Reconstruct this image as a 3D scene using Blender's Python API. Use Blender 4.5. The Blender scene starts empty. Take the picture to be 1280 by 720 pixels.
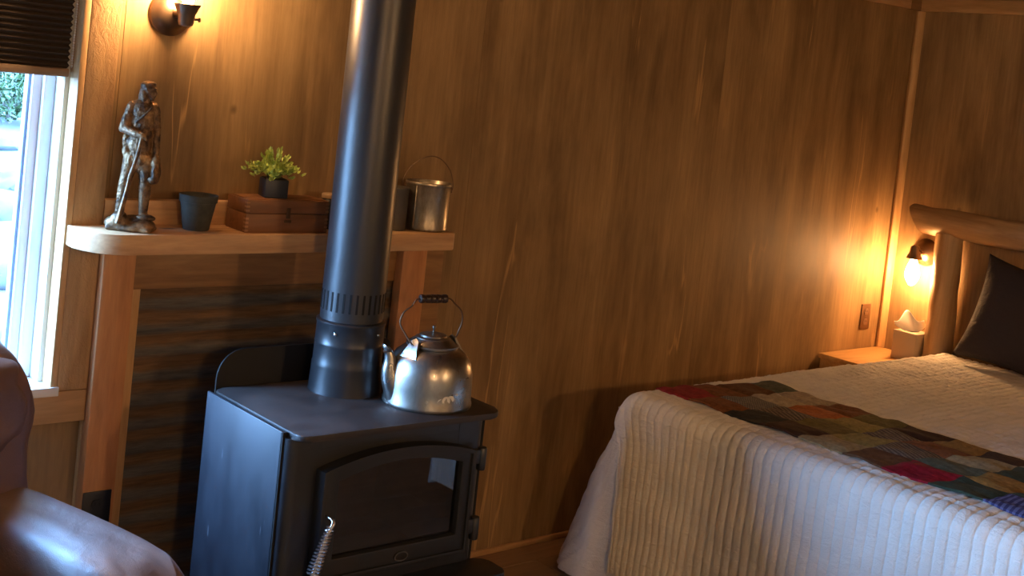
import bpy, bmesh, math, random
from mathutils import Vector, Matrix, noise
random.seed(7)
SC = bpy.context.scene
COL = SC.collection
PI = math.pi

# ------------------------------------------------------------------ camera
# focal length 1588 px on a 1280 px wide frame, principal point 195 px above the centre (cropped photograph)
F_PX = 1588.0
CAM_D, CAM_H = 3.2, 1.671
ROLL, PITCH, YAW = math.radians(6.2), math.radians(-2.81), math.radians(41.25)
fw = Vector((math.sin(YAW)*math.cos(PITCH), math.cos(YAW)*math.cos(PITCH), math.sin(PITCH)))
rt = Vector((math.cos(YAW), -math.sin(YAW), 0)); up = rt.cross(fw)
rt2 = rt*math.cos(ROLL)+up*math.sin(ROLL); up2 = -rt*math.sin(ROLL)+up*math.cos(ROLL)
cd = bpy.data.cameras.new('camera'); cam = bpy.data.objects.new('camera', cd); COL.objects.link(cam)
m = Matrix((rt2, up2, -fw)).transposed().to_4x4(); m.translation = Vector((0, -CAM_D, CAM_H))
cam.matrix_world = m
cd.sensor_fit = 'HORIZONTAL'; cd.sensor_width = 36; cd.lens = F_PX/1280*36
cd.shift_y = -195/1280; cd.clip_start = .05; cd.clip_end = 300
SC.camera = cam

# ------------------------------------------------------------------ world, exposure
SKY = 82.0
w = bpy.data.worlds.new('world'); SC.world = w; w.use_nodes = True
wn = w.node_tree.nodes; wl = w.node_tree.links
bg = wn['Background']; bg.inputs['Strength'].default_value = SKY
tcw = wn.new('ShaderNodeTexCoord'); sep = wn.new('ShaderNodeSeparateXYZ'); rw = wn.new('ShaderNodeValToRGB')
wl.new(tcw.outputs['Generated'], sep.inputs[0]); wl.new(sep.outputs['Z'], rw.inputs[0]); wl.new(rw.outputs[0], bg.inputs['Color'])
rw.color_ramp.elements[0].position = 0.0; rw.color_ramp.elements[0].color = (.28, .56, 1, 1)
rw.color_ramp.elements[1].position = .9; rw.color_ramp.elements[1].color = (.20, .46, 1, 1)
vs = SC.view_settings
vs.view_transform = 'Standard'; vs.look = 'None'; vs.gamma = 1; vs.use_curve_mapping = False
vs.exposure = 0.22
BULB_COL = (1.0, .60, .28)
BULB_W, BULB_W2, BULB_W3 = 390.0, 250.0, 1050.0      # radiance of the bulbs: mantel, bedside, opposite wall

# ------------------------------------------------------------------ room dimensions
XR = 5.183; XL = -1.7; YN = -4.5; ZC = 2.21
WX0, WX1, WZ0, WZ1 = -1.5, 1.312, .717, 2.0     # window opening in the back wall (room side)

# ------------------------------------------------------------------ materials
def mat(name, base=(.5, .5, .5), rough=.5, metal=0, spec=.5):
    M = bpy.data.materials.new(name); M.use_nodes = True
    b = M.node_tree.nodes['Principled BSDF']
    b.inputs['Base Color'].default_value = (*base, 1); b.inputs['Roughness'].default_value = rough
    b.inputs['Metallic'].default_value = metal; b.inputs['Specular IOR Level'].default_value = spec
    return M
class NT:
    def __init__(s, M): s.t = M.node_tree; s.b = s.t.nodes['Principled BSDF']
    def n(s, typ, **kw):
        x = s.t.nodes.new('ShaderNode'+typ)
        for k, v in kw.items():
            if k in x.inputs: x.inputs[k].default_value = v
            else: setattr(x, k, v)
        return x
    def l(s, a, b): s.t.links.new(a, b)
    def coords(s, scale=(1, 1, 1), kind='Object', loc=(0, 0, 0), rot=(0, 0, 0)):
        tc = s.n('TexCoord'); mp = s.n('Mapping'); s.l(tc.outputs[kind], mp.inputs[0])
        mp.inputs['Scale'].default_value = scale; mp.inputs['Location'].default_value = loc; mp.inputs['Rotation'].default_value = rot
        return mp.outputs[0]
    def noise(s, vec, scale=5, detail=6, rough=.55, dist=0):
        x = s.n('TexNoise'); s.l(vec, x.inputs['Vector'])
        x.inputs['Scale'].default_value = scale; x.inputs['Detail'].default_value = detail
        x.inputs['Roughness'].default_value = rough; x.inputs['Distortion'].default_value = dist
        return x.outputs['Fac']
    def ramp(s, fac, stops, interp='LINEAR'):
        r = s.n('ValToRGB'); s.l(fac, r.inputs[0]); e = r.color_ramp.elements; r.color_ramp.interpolation = interp
        while len(e) < len(stops): e.new(.5)
        for i, (p, c) in enumerate(stops):
            e[i].position = p; e[i].color = (*c, 1) if len(c) == 3 else c
        return r.outputs[0]
    def mix(s, a, b, fac, blend='MIX'):
        x = s.n('Mix', data_type='RGBA', blend_type=blend)
        for v, i in ((fac, 0), (a, 6), (b, 7)):
            if hasattr(v, 'links') or hasattr(v, 'is_linked'): s.l(v, x.inputs[i])
            else: x.inputs[i].default_value = v if i == 0 else (*v, 1)
        return x.outputs[2]
    def bump(s, h, strength=.3, dist=.01):
        b = s.n('Bump'); s.l(h, b.inputs['Height']); b.inputs['Strength'].default_value = strength; b.inputs['Distance'].default_value = dist
        s.l(b.outputs[0], s.b.inputs['Normal'])
    def color(s, c): s.l(c, s.b.inputs['Base Color'])
    def rough(s, c): s.l(c, s.b.inputs['Roughness'])
def g(v): return (v, v, v)
def wood(name, c0, c1, axis='x', scale=9, rough=.55, knots=True, bump=.15, off=0):
    M = mat(name, rough=rough); t = NT(M)
    sc = {'x': (.12, 1, 1), 'y': (1, .12, 1), 'z': (1, 1, .12)}[axis]
    v = t.coords(sc, loc=(off, off*1.7, off*.6))
    n1 = t.noise(v, scale*2.2, 7, .6, 1.2); n2 = t.noise(v, scale*9, 4, .6)
    base = t.ramp(n1, [(.3, c0), (.68, c1)])
    fine = t.ramp(n2, [(.3, g(.72)), (.7, g(1.0))])
    c = t.mix(base, fine, .7, 'MULTIPLY')
    if knots:
        vo = t.n('TexVoronoi', feature='F1'); t.l(t.coords({'x': (.55, 1, 1), 'y': (1, .55, 1), 'z': (1, 1, .55)}[axis], loc=(off*3, off, 0)), vo.inputs['Vector']); vo.inputs['Scale'].default_value = 5.5
        k = t.ramp(vo.outputs['Distance'], [(.045, g(1)), (.09, g(0))])
        c = t.mix(c, tuple(x*.35 for x in c0), k)
    t.color(c); t.bump(n2, bump, .004)
    return M
def plywood(name, off, dark=(.20, .118, .052), lite=(.40, .25, .115)):
    M = mat(name, rough=.5, spec=.25); t = NT(M)
    v1 = t.coords((1, 1, .16), loc=(off*2.3, 0, off)); v2 = t.coords((1, 1, .05), loc=(off, 0, off*1.3)); v3 = t.coords((1, 1, .38), loc=(0, 0, off*.7)); v4 = t.coords((1, 1, .08), loc=(off*1.9, 0, off*.4))
    n1 = t.noise(v1, 6.5, 8, .6, .45); n2 = t.noise(v2, 70, 4, .7); n3 = t.noise(v3, 4.2, 7, .62, .2)
    base = t.ramp(n1, [(.33, dark), (.52, tuple((a+b)/2 for a, b in zip(dark, lite))), (.69, lite)])
    blot = t.ramp(n3, [(.32, g(.68)), (.50, g(.97)), (.66, g(1.15))])
    c = t.mix(base, blot, .85, 'MULTIPLY')
    fine = t.ramp(n2, [(.3, g(.72)), (.7, g(1.05))]); c = t.mix(c, fine, .85, 'MULTIPLY')
    n4 = t.noise(v4, 6.5, 4, .55, .4)                                        # pale runs in the stain
    drip = t.ramp(n4, [(.585, g(0)), (.60, g(1)), (.615, g(0))]); drip2 = t.ramp(n4, [(.385, g(0)), (.40, g(.8)), (.415, g(0))])
    brk = t.ramp(t.noise(v3, 6.5, 3, .5), [(.51, g(0)), (.60, g(.95))]); brk2 = t.ramp(t.noise(v1, 9, 2, .5), [(.55, g(0)), (.66, g(.8))])
    c = t.mix(c, (.47, .275, .115), t.mix(drip, brk, 1.0, 'MULTIPLY')); c = t.mix(c, (.43, .25, .10), t.mix(drip2, brk2, 1.0, 'MULTIPLY'))
    kn = t.n('TexVoronoi', feature='F1'); t.l(t.coords((1, 1, .8), loc=(off, 0, off)), kn.inputs['Vector']); kn.inputs['Scale'].default_value = 4.0
    c = t.mix(c, tuple(x*.5 for x in dark), t.ramp(kn.outputs['Distance'], [(.02, g(.8)), (.06, g(0))]))
    t.color(c); t.rough(t.ramp(n1, [(.2, g(.5)), (.8, g(.68))])); t.bump(n2, .12, .003)
    return M

M_PLY = [plywood('stained_plywood_%d' % i, 3.1*i+.4) for i in range(7)]
M_PINE = wood('pale_pine', (.42, .22, .085), (.62, .37, .17), 'z', off=1)
M_PINEX = wood('pale_pine_long', (.42, .22, .085), (.62, .37, .17), 'x', off=2)
M_POST = wood('reddish_fir', (.43, .17, .058), (.57, .26, .10), 'z', off=3)
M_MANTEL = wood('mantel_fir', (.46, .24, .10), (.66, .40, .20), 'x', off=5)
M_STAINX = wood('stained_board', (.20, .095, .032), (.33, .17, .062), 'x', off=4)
M_EDGE = wood('yellow_pine_edge', (.47, .26, .10), (.62, .38, .17), 'z', knots=False, off=8)
M_CASE = wood('rough_sawn_casing', (.36, .19, .075), (.53, .31, .135), 'z', rough=.75, off=6, bump=.2)
t = NT(M_CASE); vv = t.coords((1, 1, .5), rot=(0, .55, 0)); t.bump(t.noise(vv, 55, 5, .7, 1.0), .6, .009)
M_CASEX = wood('casing_pine_long', (.36, .19, .075), (.53, .31, .135), 'x', off=7)
M_FLOOR = wood('floor_boards', (.20, .115, .06), (.30, .18, .10), 'x', scale=6, rough=.45, off=9)
M_CEIL = wood('ceiling_boards', (.13, .068, .028), (.2, .11, .05), 'y', off=10)
M_LOG = wood('peeled_log', (.30, .16, .07), (.56, .36, .18), 'y', scale=5, rough=.5, off=11)
M_LOGZ = wood('peeled_log_upright', (.28, .15, .065), (.56, .36, .18), 'z', scale=5, rough=.5, off=12)
M_LOGEND = mat('log_cut_end', (.20, .10, .045), .7)
M_NIGHT = wood('nightstand_pine', (.52, .27, .09), (.68, .40, .16), 'x', rough=.4, off=13)
M_BOX = wood('old_box_wood', (.17, .066, .022), (.30, .125, .045), 'x', scale=7, rough=.55, knots=False, off=14)
M_BOXL = wood('old_box_finger', (.30, .14, .055), (.38, .19, .08), 'x', scale=7, rough=.55, knots=False, off=15)
M_VINYL = mat('vinyl_sash', (.78, .80, .82), .35)
M_BLACK = mat('black_steel', (.016, .017, .02), .42, 0, .6)
t = NT(M_BLACK); n = t.noise(t.coords((1, 1, 1)), 9, 6, .6); t.rough(t.ramp(n, [(.3, g(.34)), (.7, g(.5))])); t.bump(t.noise(t.coords(), 380, 2), .05, .001)
M_SHIELD = mat('blued_side_shield', (.016, .019, .026), .5, .0, .55)
t = NT(M_SHIELD); n = t.noise(t.coords((1, 2, 1)), 6, 7, .65); t.color(t.ramp(n, [(.3, (.011, .014, .02)), (.66, (.019, .023, .032))]))
n2 = t.noise(t.coords((1, 3.2, .35)), 26, 3, .5); sp = t.ramp(n2, [(.70, g(0)), (.745, g(1))])
c_ = t.mix(t.ramp(n, [(.3, (.011, .014, .02)), (.66, (.019, .023, .032))]), (.12, .13, .15), sp); t.color(c_); t.rough(t.ramp(n, [(.3, g(.46)), (.7, g(.60))]))
M_TOP = mat('stove_top_steel', (.028, .023, .022), .5, 0, .45)
t = NT(M_TOP); n = t.noise(t.coords(), 11, 7, .6); t.color(t.ramp(n, [(.3, (.021, .018, .018)), (.7, (.042, .033, .03))])); t.rough(t.ramp(n, [(.3, g(.42)), (.7, g(.62))]))
M_CAST = mat('cast_iron_door', (.014, .014, .015), .5, 0, .45)
t = NT(M_CAST); t.bump(t.noise(t.coords(), 260, 3), .12, .001)
M_PIPE = mat('black_stove_pipe', (.020, .021, .024), .38, 0, .6)
t = NT(M_PIPE); t.bump(t.noise(t.coords(), 300, 2), .04, .001)
M_PIPE2 = mat('black_pipe_collar', (.017, .018, .021), .33, 0, .6)
M_SLOT = mat('slot_dark', (.004, .004, .004), .9)
M_FIREBOX = mat('firebox_brick', (.12, .075, .045), .9)
t = NT(M_FIREBOX); t.color(t.ramp(t.noise(t.coords(), 22, 5), [(.3, (.06, .04, .026)), (.7, (.17, .11, .07))]))
M_CHROME = mat('spring_steel', (.85, .86, .88), .2, 1)
def glassmat(name, tint=(1, 1, 1), refl=1.0, ior=1.5):
    M = bpy.data.materials.new(name); M.use_nodes = True; nt = M.node_tree; nt.nodes.clear()
    o = nt.nodes.new('ShaderNodeOutputMaterial'); tr = nt.nodes.new('ShaderNodeBsdfTransparent'); gl = nt.nodes.new('ShaderNodeBsdfGlossy')
    tr.inputs[0].default_value = (*tint, 1); gl.inputs['Roughness'].default_value = .02; gl.inputs[0].default_value = (refl, refl, refl, 1)
    fr = nt.nodes.new('ShaderNodeFresnel'); fr.inputs[0].default_value = ior; mx = nt.nodes.new('ShaderNodeMixShader')
    ge = nt.nodes.new('ShaderNodeNewGeometry'); iv = nt.nodes.new('ShaderNodeMath'); iv.operation = 'SUBTRACT'; iv.inputs[0].default_value = 1.0; nt.links.new(ge.outputs['Backfacing'], iv.inputs[1])
    mu = nt.nodes.new('ShaderNodeMath'); mu.operation = 'MULTIPLY'; nt.links.new(fr.outputs[0], mu.inputs[0]); nt.links.new(iv.outputs[0], mu.inputs[1])   # reflect at the front face only
    nt.links.new(mu.outputs[0], mx.inputs[0]); nt.links.new(tr.outputs[0], mx.inputs[1]); nt.links.new(gl.outputs[0], mx.inputs[2]); nt.links.new(mx.outputs[0], o.inputs[0])
    return M
M_GLASS = glassmat('window_glass')
M_FIREGLASS = glassmat('smoked_stove_glass', (.55, .45, .38), 1.0, 1.95)
M_SHADE = mat('dark_pleated_fabric', (.045, .028, .018), .9)
M_RAIL = mat('bronze_shade_rail', (.20, .125, .075), .45)
M_CORD = mat('white_cord', (.7, .68, .64), .7)
# corrugated rusty sheet
M_RUST = mat('rusty_corrugated_steel', (.1, .08, .06), .72, .0, .35); t = NT(M_RUST)
a = t.noise(t.coords((.5, 1, 6)), 6, 8, .65, .5); b_ = t.noise(t.coords((.25, 1, 3)), 30, 6, .7); c0 = t.noise(t.coords((1, 1, 1)), 2.2, 4)
grey = t.ramp(b_, [(.3, (.05, .05, .05)), (.72, (.15, .14, .125))]); rust = t.ramp(b_, [(.3, (.085, .045, .022)), (.7, (.20, .115, .058))])
wv = t.n('TexWave', wave_type='BANDS', bands_direction='Z', wave_profile='SIN'); t.l(t.coords(), wv.inputs['Vector']); wv.inputs['Scale'].default_value = 7.37/1.0*.64; wv.inputs['Distortion'].default_value = 1.2; wv.inputs['Detail'].default_value = 3
k = t.mix(a, wv.outputs['Fac'], .35); kk = t.ramp(k, [(.36, g(0)), (.6, g(1))]); t.color(t.mix(grey, rust, kk)); t.bump(b_, .3, .003)
# fabrics and leather
M_QUILT = mat('cream_quilt', (.70, .66, .60), .88, 0, .2); t = NT(M_QUILT)
q1 = t.noise(t.coords((1, .35, 1)), 42, 5, .6, .6); q2 = t.noise(t.coords((1, 1, 1)), 300, 2); q3 = t.noise(t.coords((.6, 1, .6)), 9, 4, .5, .5)
t.color(t.ramp(q3, [(.3, (.66, .62, .57)), (.7, (.76, .72, .66))])); hs = t.mix(q1, q2, .25); t.bump(hs, .7, .014)
M_SHEETSIDE = mat('box_spring_cloth', (.42, .33, .24), .9)
M_PILLOW = mat('charcoal_pillow_cloth', (.035, .027, .028), .85, 0, .25); t = NT(M_PILLOW); t.bump(t.noise(t.coords((1, 1, 2)), 20, 5, .55, .5), .45, .02)
M_LEATHER = mat('brown_leather', (.10, .038, .022), .42, 0, .55); t = NT(M_LEATHER)
l1 = t.noise(t.coords(), 5, 5); l2 = t.n('TexVoronoi', feature='DISTANCE_TO_EDGE'); t.l(t.coords(), l2.inputs['Vector']); l2.inputs['Scale'].default_value = 240
l3 = t.noise(t.coords((1, 1, 1)), 16, 5, .55, .7)
t.color(t.ramp(l1, [(.3, (.085, .04, .026)), (.7, (.14, .072, .048))])); t.rough(t.ramp(l1, [(.3, g(.48)), (.7, g(.6))])); t.b.inputs['Specular IOR Level'].default_value = .9; t.b.inputs['Coat Weight'].default_value = .35; t.b.inputs['Coat Roughness'].default_value = .42
t.bump(t.mix(l3, l2.outputs['Distance'], .12), .32, .010)
M_PIPING = mat('leather_seam', (.06, .022, .014), .5)
# small things
M_BRONZE = mat('bronze_patina', (.2, .11, .05), .42, .4, .4); t = NT(M_BRONZE); n = t.noise(t.coords(), 30, 6, .6)
t.color(t.ramp(n, [(.38, (.04, .022, .012)), (.5, (.15, .085, .04)), (.66, (.36, .23, .115))])); t.bump(t.noise(t.coords(), 90, 5, .6), .7, .004)
M_POT = mat('grey_green_pot', (.05, .055, .05), .75); t = NT(M_POT); n = t.noise(t.coords(), 40, 5); t.color(t.ramp(n, [(.3, (.03, .033, .028)), (.7, (.056, .058, .046))])); t.bump(n, .2, .003)
M_SOIL = mat('dark_soil', (.03, .018, .01), .95)
M_PLANTER = mat('slate_planter', (.022, .025, .032), .5)
M_LEAF = mat('yellow_green_leaf', (.34, .42, .06), .45); t = NT(M_LEAF); t.color(t.ramp(t.noise(t.coords(), 45, 3), [(.3, (.24, .36, .045)), (.7, (.66, .74, .2))])); t.b.inputs['Subsurface Weight'].default_value = .0
M_STEM = mat('green_stem', (.16, .2, .04), .6)
M_TIN = mat('aged_tin', (.30, .25, .19), .38, .85); t = NT(M_TIN); n = t.noise(t.coords((1, 1, .4)), 22, 6, .65); t.color(t.ramp(n, [(.3, (.13, .095, .06)), (.7, (.42, .36, .28))])); t.rough(t.ramp(n, [(.3, g(.5)), (.7, g(.3))]))
M_TINDK = mat('dull_grey_tin', (.10, .09, .075), .55, .6)
M_WIRE = mat('rusty_wire', (.11, .06, .03), .5, .6)
M_KETTLE = mat('worn_nickel', (.5, .48, .45), .2, 1); t = NT(M_KETTLE); n = t.noise(t.coords((1, 1, .5)), 16, 7, .62, .6)
t.color(t.ramp(n, [(.3, (.20, .18, .155)), (.55, (.36, .345, .32)), (.8, (.48, .47, .455))])); t.rough(t.ramp(n, [(.3, g(.44)), (.7, g(.24))])); t.bump(n, .06, .004)
M_KMARK = mat('pale_worn_mark', (.75, .72, .66), .6)
M_GRIP = mat('dark_turned_grip', (.03, .014, .009), .35)
M_BRASSY = mat('dark_bronze_fixture', (.16, .10, .06), .34, .8)
M_SOCKET = mat('bronze_socket', (.13, .085, .055), .42, .7)
M_PLATE = mat('brown_outlet_plate', (.10, .045, .018), .4)
M_PLATEIN = mat('brown_outlet_insert', (.15, .085, .05), .35)
M_BLKPLATE = mat('black_outlet_plate', (.008, .008, .009), .4)
M_TISSUEBOX = mat('tissue_carton', (.44, .36, .27), .7)
M_TISSUE = mat('tissue_paper', (.85, .82, .76), .8)
def emit(name, col, s):
    M = bpy.data.materials.new(name); M.use_nodes = True; b = M.node_tree.nodes['Principled BSDF']
    b.inputs['Base Color'].default_value = (.9, .7, .4, 1); b.inputs['Emission Color'].default_value = (*col, 1); b.inputs['Emission Strength'].default_value = s
    return M
M_BULB = emit('lit_filament_bulb', BULB_COL, BULB_W); M_BULB2 = emit('lit_bedside_bulb', (1.0, .52, .20), BULB_W2); M_BULB3 = emit('lit_bright_bulb', BULB_COL, BULB_W3)
# outdoors: ground, rock and foliage colours darkened to offset the strong sky light
M_GROUND = mat('darkened_gravel', (.6, .58, .55), .95); t = NT(M_GROUND); n = t.noise(t.coords(), .6, 8, .65); t.color(t.ramp(n, [(.3, (.016, .016, .016)), (.52, (.033, .033, .033)), (.7, (.014, .02, .008))]))
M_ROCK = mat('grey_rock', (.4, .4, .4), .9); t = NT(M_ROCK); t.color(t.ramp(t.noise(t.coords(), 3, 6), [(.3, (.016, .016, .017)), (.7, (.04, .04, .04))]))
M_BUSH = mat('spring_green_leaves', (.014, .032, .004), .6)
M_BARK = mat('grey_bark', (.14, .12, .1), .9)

# ------------------------------------------------------------------ helpers
def tag(o, label=None, cat=None, group=None, kind=None):
    if label: o['label'] = label
    if cat: o['category'] = cat
    if group: o['group'] = group
    if kind: o['kind'] = kind
    return o
def thing(name, label, cat, loc=(0, 0, 0), rotz=0, group=None):
    o = bpy.data.objects.new(name, None); COL.objects.link(o); o.location = loc; o.rotation_euler = (0, 0, rotz); o.empty_display_size = .05
    return tag(o, label, cat, group)
def obj(name, bm, M, parent=None, smooth=True, angle=40, label=None):
    if isinstance(bm, bmesh.types.BMesh):
        bmesh.ops.recalc_face_normals(bm, faces=bm.faces[:])
        me = bpy.data.meshes.new(name); bm.to_mesh(me); bm.free()
    else: me = bm
    for mm in (M if isinstance(M, (list, tuple)) else [M]): me.materials.append(mm)
    if smooth:
        for p in me.polygons: p.use_smooth = True
        me.set_sharp_from_angle(angle=math.radians(angle))
    o = bpy.data.objects.new(name, me); COL.objects.link(o)
    if parent: o.parent = parent
    if label: o['label'] = label
    return o
def box(x0, x1, y0, y1, z0, z1, bev=.003, bm=None, seg=2):
    b = bm or bmesh.new()
    vs_ = [b.verts.new((x, y, z)) for x in (x0, x1) for y in (y0, y1) for z in (z0, z1)]
    fs = [b.faces.new([vs_[i] for i in q]) for q in ((0, 1, 3, 2), (4, 6, 7, 5), (0, 4, 5, 1), (2, 3, 7, 6), (0, 2, 6, 4), (1, 5, 7, 3))]
    if bev:
        es = list({e for f in fs for e in f.edges})
        bmesh.ops.bevel(b, geom=es, offset=bev, segments=seg, affect='EDGES', profile=.5)
    return b
def lathe(prof, n=32, bm=None, cap0=True, cap1=True, M4=None):
    b = bm or bmesh.new(); rings = []
    for r, z in prof:
        rings.append([b.verts.new((r*math.cos(2*PI*i/n), r*math.sin(2*PI*i/n), z)) for i in range(n)])
    for a, c in zip(rings, rings[1:]):
        for i in range(n): b.faces.new((a[i], a[(i+1) % n], c[(i+1) % n], c[i]))
    if cap0: b.faces.new(rings[0][::-1])
    if cap1: b.faces.new(rings[-1])
    if M4: bmesh.ops.transform(b, matrix=M4, verts=[v for r in rings for v in r])
    return b
def spline(pts, per=6, closed=False):
    P = [Vector(p) for p in pts]; out = []
    n = len(P); rng = n if closed else n-1
    for i in range(rng):
        if closed: p0, p1, p2, p3 = P[(i-1) % n], P[i], P[(i+1) % n], P[(i+2) % n]
        else: p0, p1, p2, p3 = P[max(i-1, 0)], P[i], P[i+1], P[min(i+2, n-1)]
        for k in range(per):
            t_ = k/per
            out.append(.5*((2*p1)+(-p0+p2)*t_+(2*p0-5*p1+4*p2-p3)*t_*t_+(-p0+3*p1-3*p2+p3)*t_**3))
    if not closed: out.append(P[-1])
    return out
def tube(path, rad, n=10, bm=None, cap=True, flat=1.0):
    b = bm or bmesh.new(); P = [Vector(p) for p in path]; rings = []
    R_ = rad if isinstance(rad, (list, tuple)) else [rad]*len(P)
    d = (P[1]-P[0]).normalized(); ref = Vector((0, 0, 1)) if abs(d.z) < .9 else Vector((1, 0, 0))
    u = d.cross(ref).normalized()
    for i, p in enumerate(P):
        d = (P[min(i+1, len(P)-1)]-P[max(i-1, 0)]).normalized()
        u = (u-d*u.dot(d)).normalized(); v = d.cross(u)
        rings.append([b.verts.new(p+(u*math.cos(2*PI*k/n)+v*math.sin(2*PI*k/n)*flat)*R_[i]) for k in range(n)])
    for a, c in zip(rings, rings[1:]):
        for i in range(n): b.faces.new((a[i], a[(i+1) % n], c[(i+1) % n], c[i]))
    if cap: b.faces.new(rings[0][::-1]); b.faces.new(rings[-1])
    return b
def prism(poly, axis, a0, a1, bev=0, bm=None, seg=2):
    """poly: 2D outline; axis 'y' -> (x,z) outline extruded in y, 'z' -> (x,y), 'x' -> (y,z)"""
    b = bm or bmesh.new()
    f = {'y': lambda p, a: (p[0], a, p[1]), 'z': lambda p, a: (p[0], p[1], a), 'x': lambda p, a: (a, p[0], p[1])}[axis]
    A = [b.verts.new(f(p, a0)) for p in poly]; B = [b.verts.new(f(p, a1)) for p in poly]; n = len(poly)
    fs = [b.faces.new(A[::-1]), b.faces.new(B)]
    for i in range(n): b.faces.new((A[i], A[(i+1) % n], B[(i+1) % n], B[i]))
    if bev:
        es = list({e for fc in fs for e in fc.edges})
        bmesh.ops.bevel(b, geom=es, offset=bev, segments=seg, affect='EDGES', profile=.5)
    return b
def ring_prism(outer, inner, y0, y1, bev=.003):
    """frame between two outlines with equal point counts, in the xz plane, extruded in y"""
    b = bmesh.new(); n = len(outer)
    V = [[b.verts.new((p[0], y, p[1])) for p in L_] for L_ in (outer, inner) for y in (y0, y1)]
    oF, oB, iF, iB = V
    es = []
    for i in range(n):
        j = (i+1) % n
        b.faces.new((oF[i], oF[j], iF[j], iF[i])); b.faces.new((oB[i], iB[i], iB[j], oB[j]))
        b.faces.new((oF[i], oB[i], oB[j], oF[j])); b.faces.new((iF[i], iF[j], iB[j], iB[i]))
        es += [b.edges.get((oF[i], oF[j])), b.edges.get((iF[i], iF[j]))]
    if bev: bmesh.ops.bevel(b, geom=es, offset=bev, segments=2, affect='EDGES', profile=.5)
    return b
def grid(f, nu, nv, bm=None):
    b = bm or bmesh.new()
    V = [[b.verts.new(f(i/nu, j/nv)) for j in range(nv+1)] for i in range(nu+1)]
    for i in range(nu):
        for j in range(nv): b.faces.new((V[i][j], V[i+1][j], V[i+1][j+1], V[i][j+1]))
    return b
def ell(bm, c, r, rot=None, seg=16, rings=10):
    mtx = Matrix.Translation(c) @ (rot or Matrix.Identity(4)) @ Matrix.Diagonal((*r, 1))
    bmesh.ops.create_uvsphere(bm, u_segments=seg, v_segments=rings, radius=1, matrix=mtx)
def remesh(o, vox, smooth=3, disp=0, dscale=.02):
    m_ = o.modifiers.new('remesh', 'REMESH'); m_.mode = 'VOXEL'; m_.voxel_size = vox; m_.use_smooth_shade = True
    if smooth: s_ = o.modifiers.new('smooth', 'SMOOTH'); s_.iterations = smooth; s_.factor = .5
    if disp:
        tx = bpy.data.textures.new('lumps', 'CLOUDS'); tx.noise_scale = dscale
        d_ = o.modifiers.new('disp', 'DISPLACE'); d_.texture = tx; d_.strength = disp; d_.mid_level = .5
def struct(name, bm, M, parent=None, **kw):
    o = obj(name, bm, M, parent, **kw)
    if parent is None: o['kind'] = 'structure'
    return o

# ------------------------------------------------------------------ the room
struct('floor', box(XL-.1, XR+.15, YN-.1, .12, -.08, -.012, 0), M_FLOOR, smooth=False)
fl = bpy.data.objects['floor']
y = YN
bw = .125
rowi = 0
while y < -.001:
    y1 = min(y+bw, 0)
    x = XL-((rowi*.77) % 1.8)
    if True:
        while x < XR:
            x1 = x+1.9
            a0, a1 = max(x, XL), min(x1, XR)
            if a1-a0 > .05: obj('plank', box(a0+.001, a1-.001, y+.001, y1-.001, -.012, 0, .0015, seg=1), M_FLOOR, fl, smooth=False)
            x = x1
    rowi += 1; y = y1

# back wall: core with the window opening, plywood sheets as panels
wb = bmesh.new()
for x0, x1, z0, z1 in ((XL-.1, WX0, 0, ZC), (WX1, XR+.1, 0, ZC), (WX0, WX1, 0, WZ0), (WX0, WX1, WZ1, ZC)):
    box(x0, x1, .006, .16, z0, z1, 0, wb)
wall_back = struct('wall_back', wb, M_PLY[0], smooth=False)
seams = [XL, -1.02, .2, 1.42, 2.64, 3.862, XR]
for i, (a, c) in enumerate(zip(seams, seams[1:])):
    segs = [(a+.0005, c-.0005, 0, ZC)]
    if a < WX1 and c > WX0:
        segs = [(a+.0005, c-.0005, 0, WZ0), (a+.0005, c-.0005, WZ1, ZC)]
        if a < WX0: segs.append((a+.001, WX0, WZ0, WZ1))
        if c > WX1: segs.append((WX1, c-.001, WZ0, WZ1))
    bmp = bmesh.new()
    for s in segs: box(s[0], s[1], 0, .006, s[2], s[3], 0, bmp)
    obj('plywood_panel', bmp, M_PLY[i % 7], wall_back, smooth=False)
wall_right = struct('wall_right', box(XR+.006, XR+.12, YN-.1, .1, 0, ZC, 0), M_PLY[2], smooth=False)
ys = [0, -1.22, -2.44, -3.66, YN]
for i, (a, c) in enumerate(zip(ys, ys[1:])):
    obj('plywood_panel', box(XR, XR+.006, c+.001, a-.001, 0, ZC, 0), M_PLY[(i+4) % 7], wall_right, smooth=False)
struct('wall_left', box(XL-.12, XL, YN-.1, .1, 0, ZC, 0), M_PLY[3], smooth=False)
struct('wall_front', box(XL, XR, YN-.12, YN, 0, ZC, 0), M_PLY[5], smooth=False)
ceil = struct('ceiling', box(XL-.1, XR+.1, YN-.1, .12, ZC, ZC+.1, 0), M_CEIL, smooth=False)
# trims
struct('trim_1', prism([(XR, 0), (XR-.022, 0), (XR-.030, -.008), (XR-.032, -.018), (XR-.018, -.032), (XR, -.034)], 'z', .586, 2.132), M_EDGE)
struct('trim_2', box(XL, XR-.10, -.02, 0, 2.134, ZC, .002), M_MANTEL); struct('trim_4', box(XR-.10, XR, -.022, 0, 2.134, ZC, .002), M_STAINX)
struct('trim_3', box(XR-.022, XR, YN, -.02, 2.134, 2.192, .002), wood('trim_pine', (.40, .22, .09), (.55, .33, .15), 'y', off=21))
struct('baseboard_back', box(1.54, XR-.48, -.014, 0, 0, .02, .004), M_CASEX)

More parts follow.
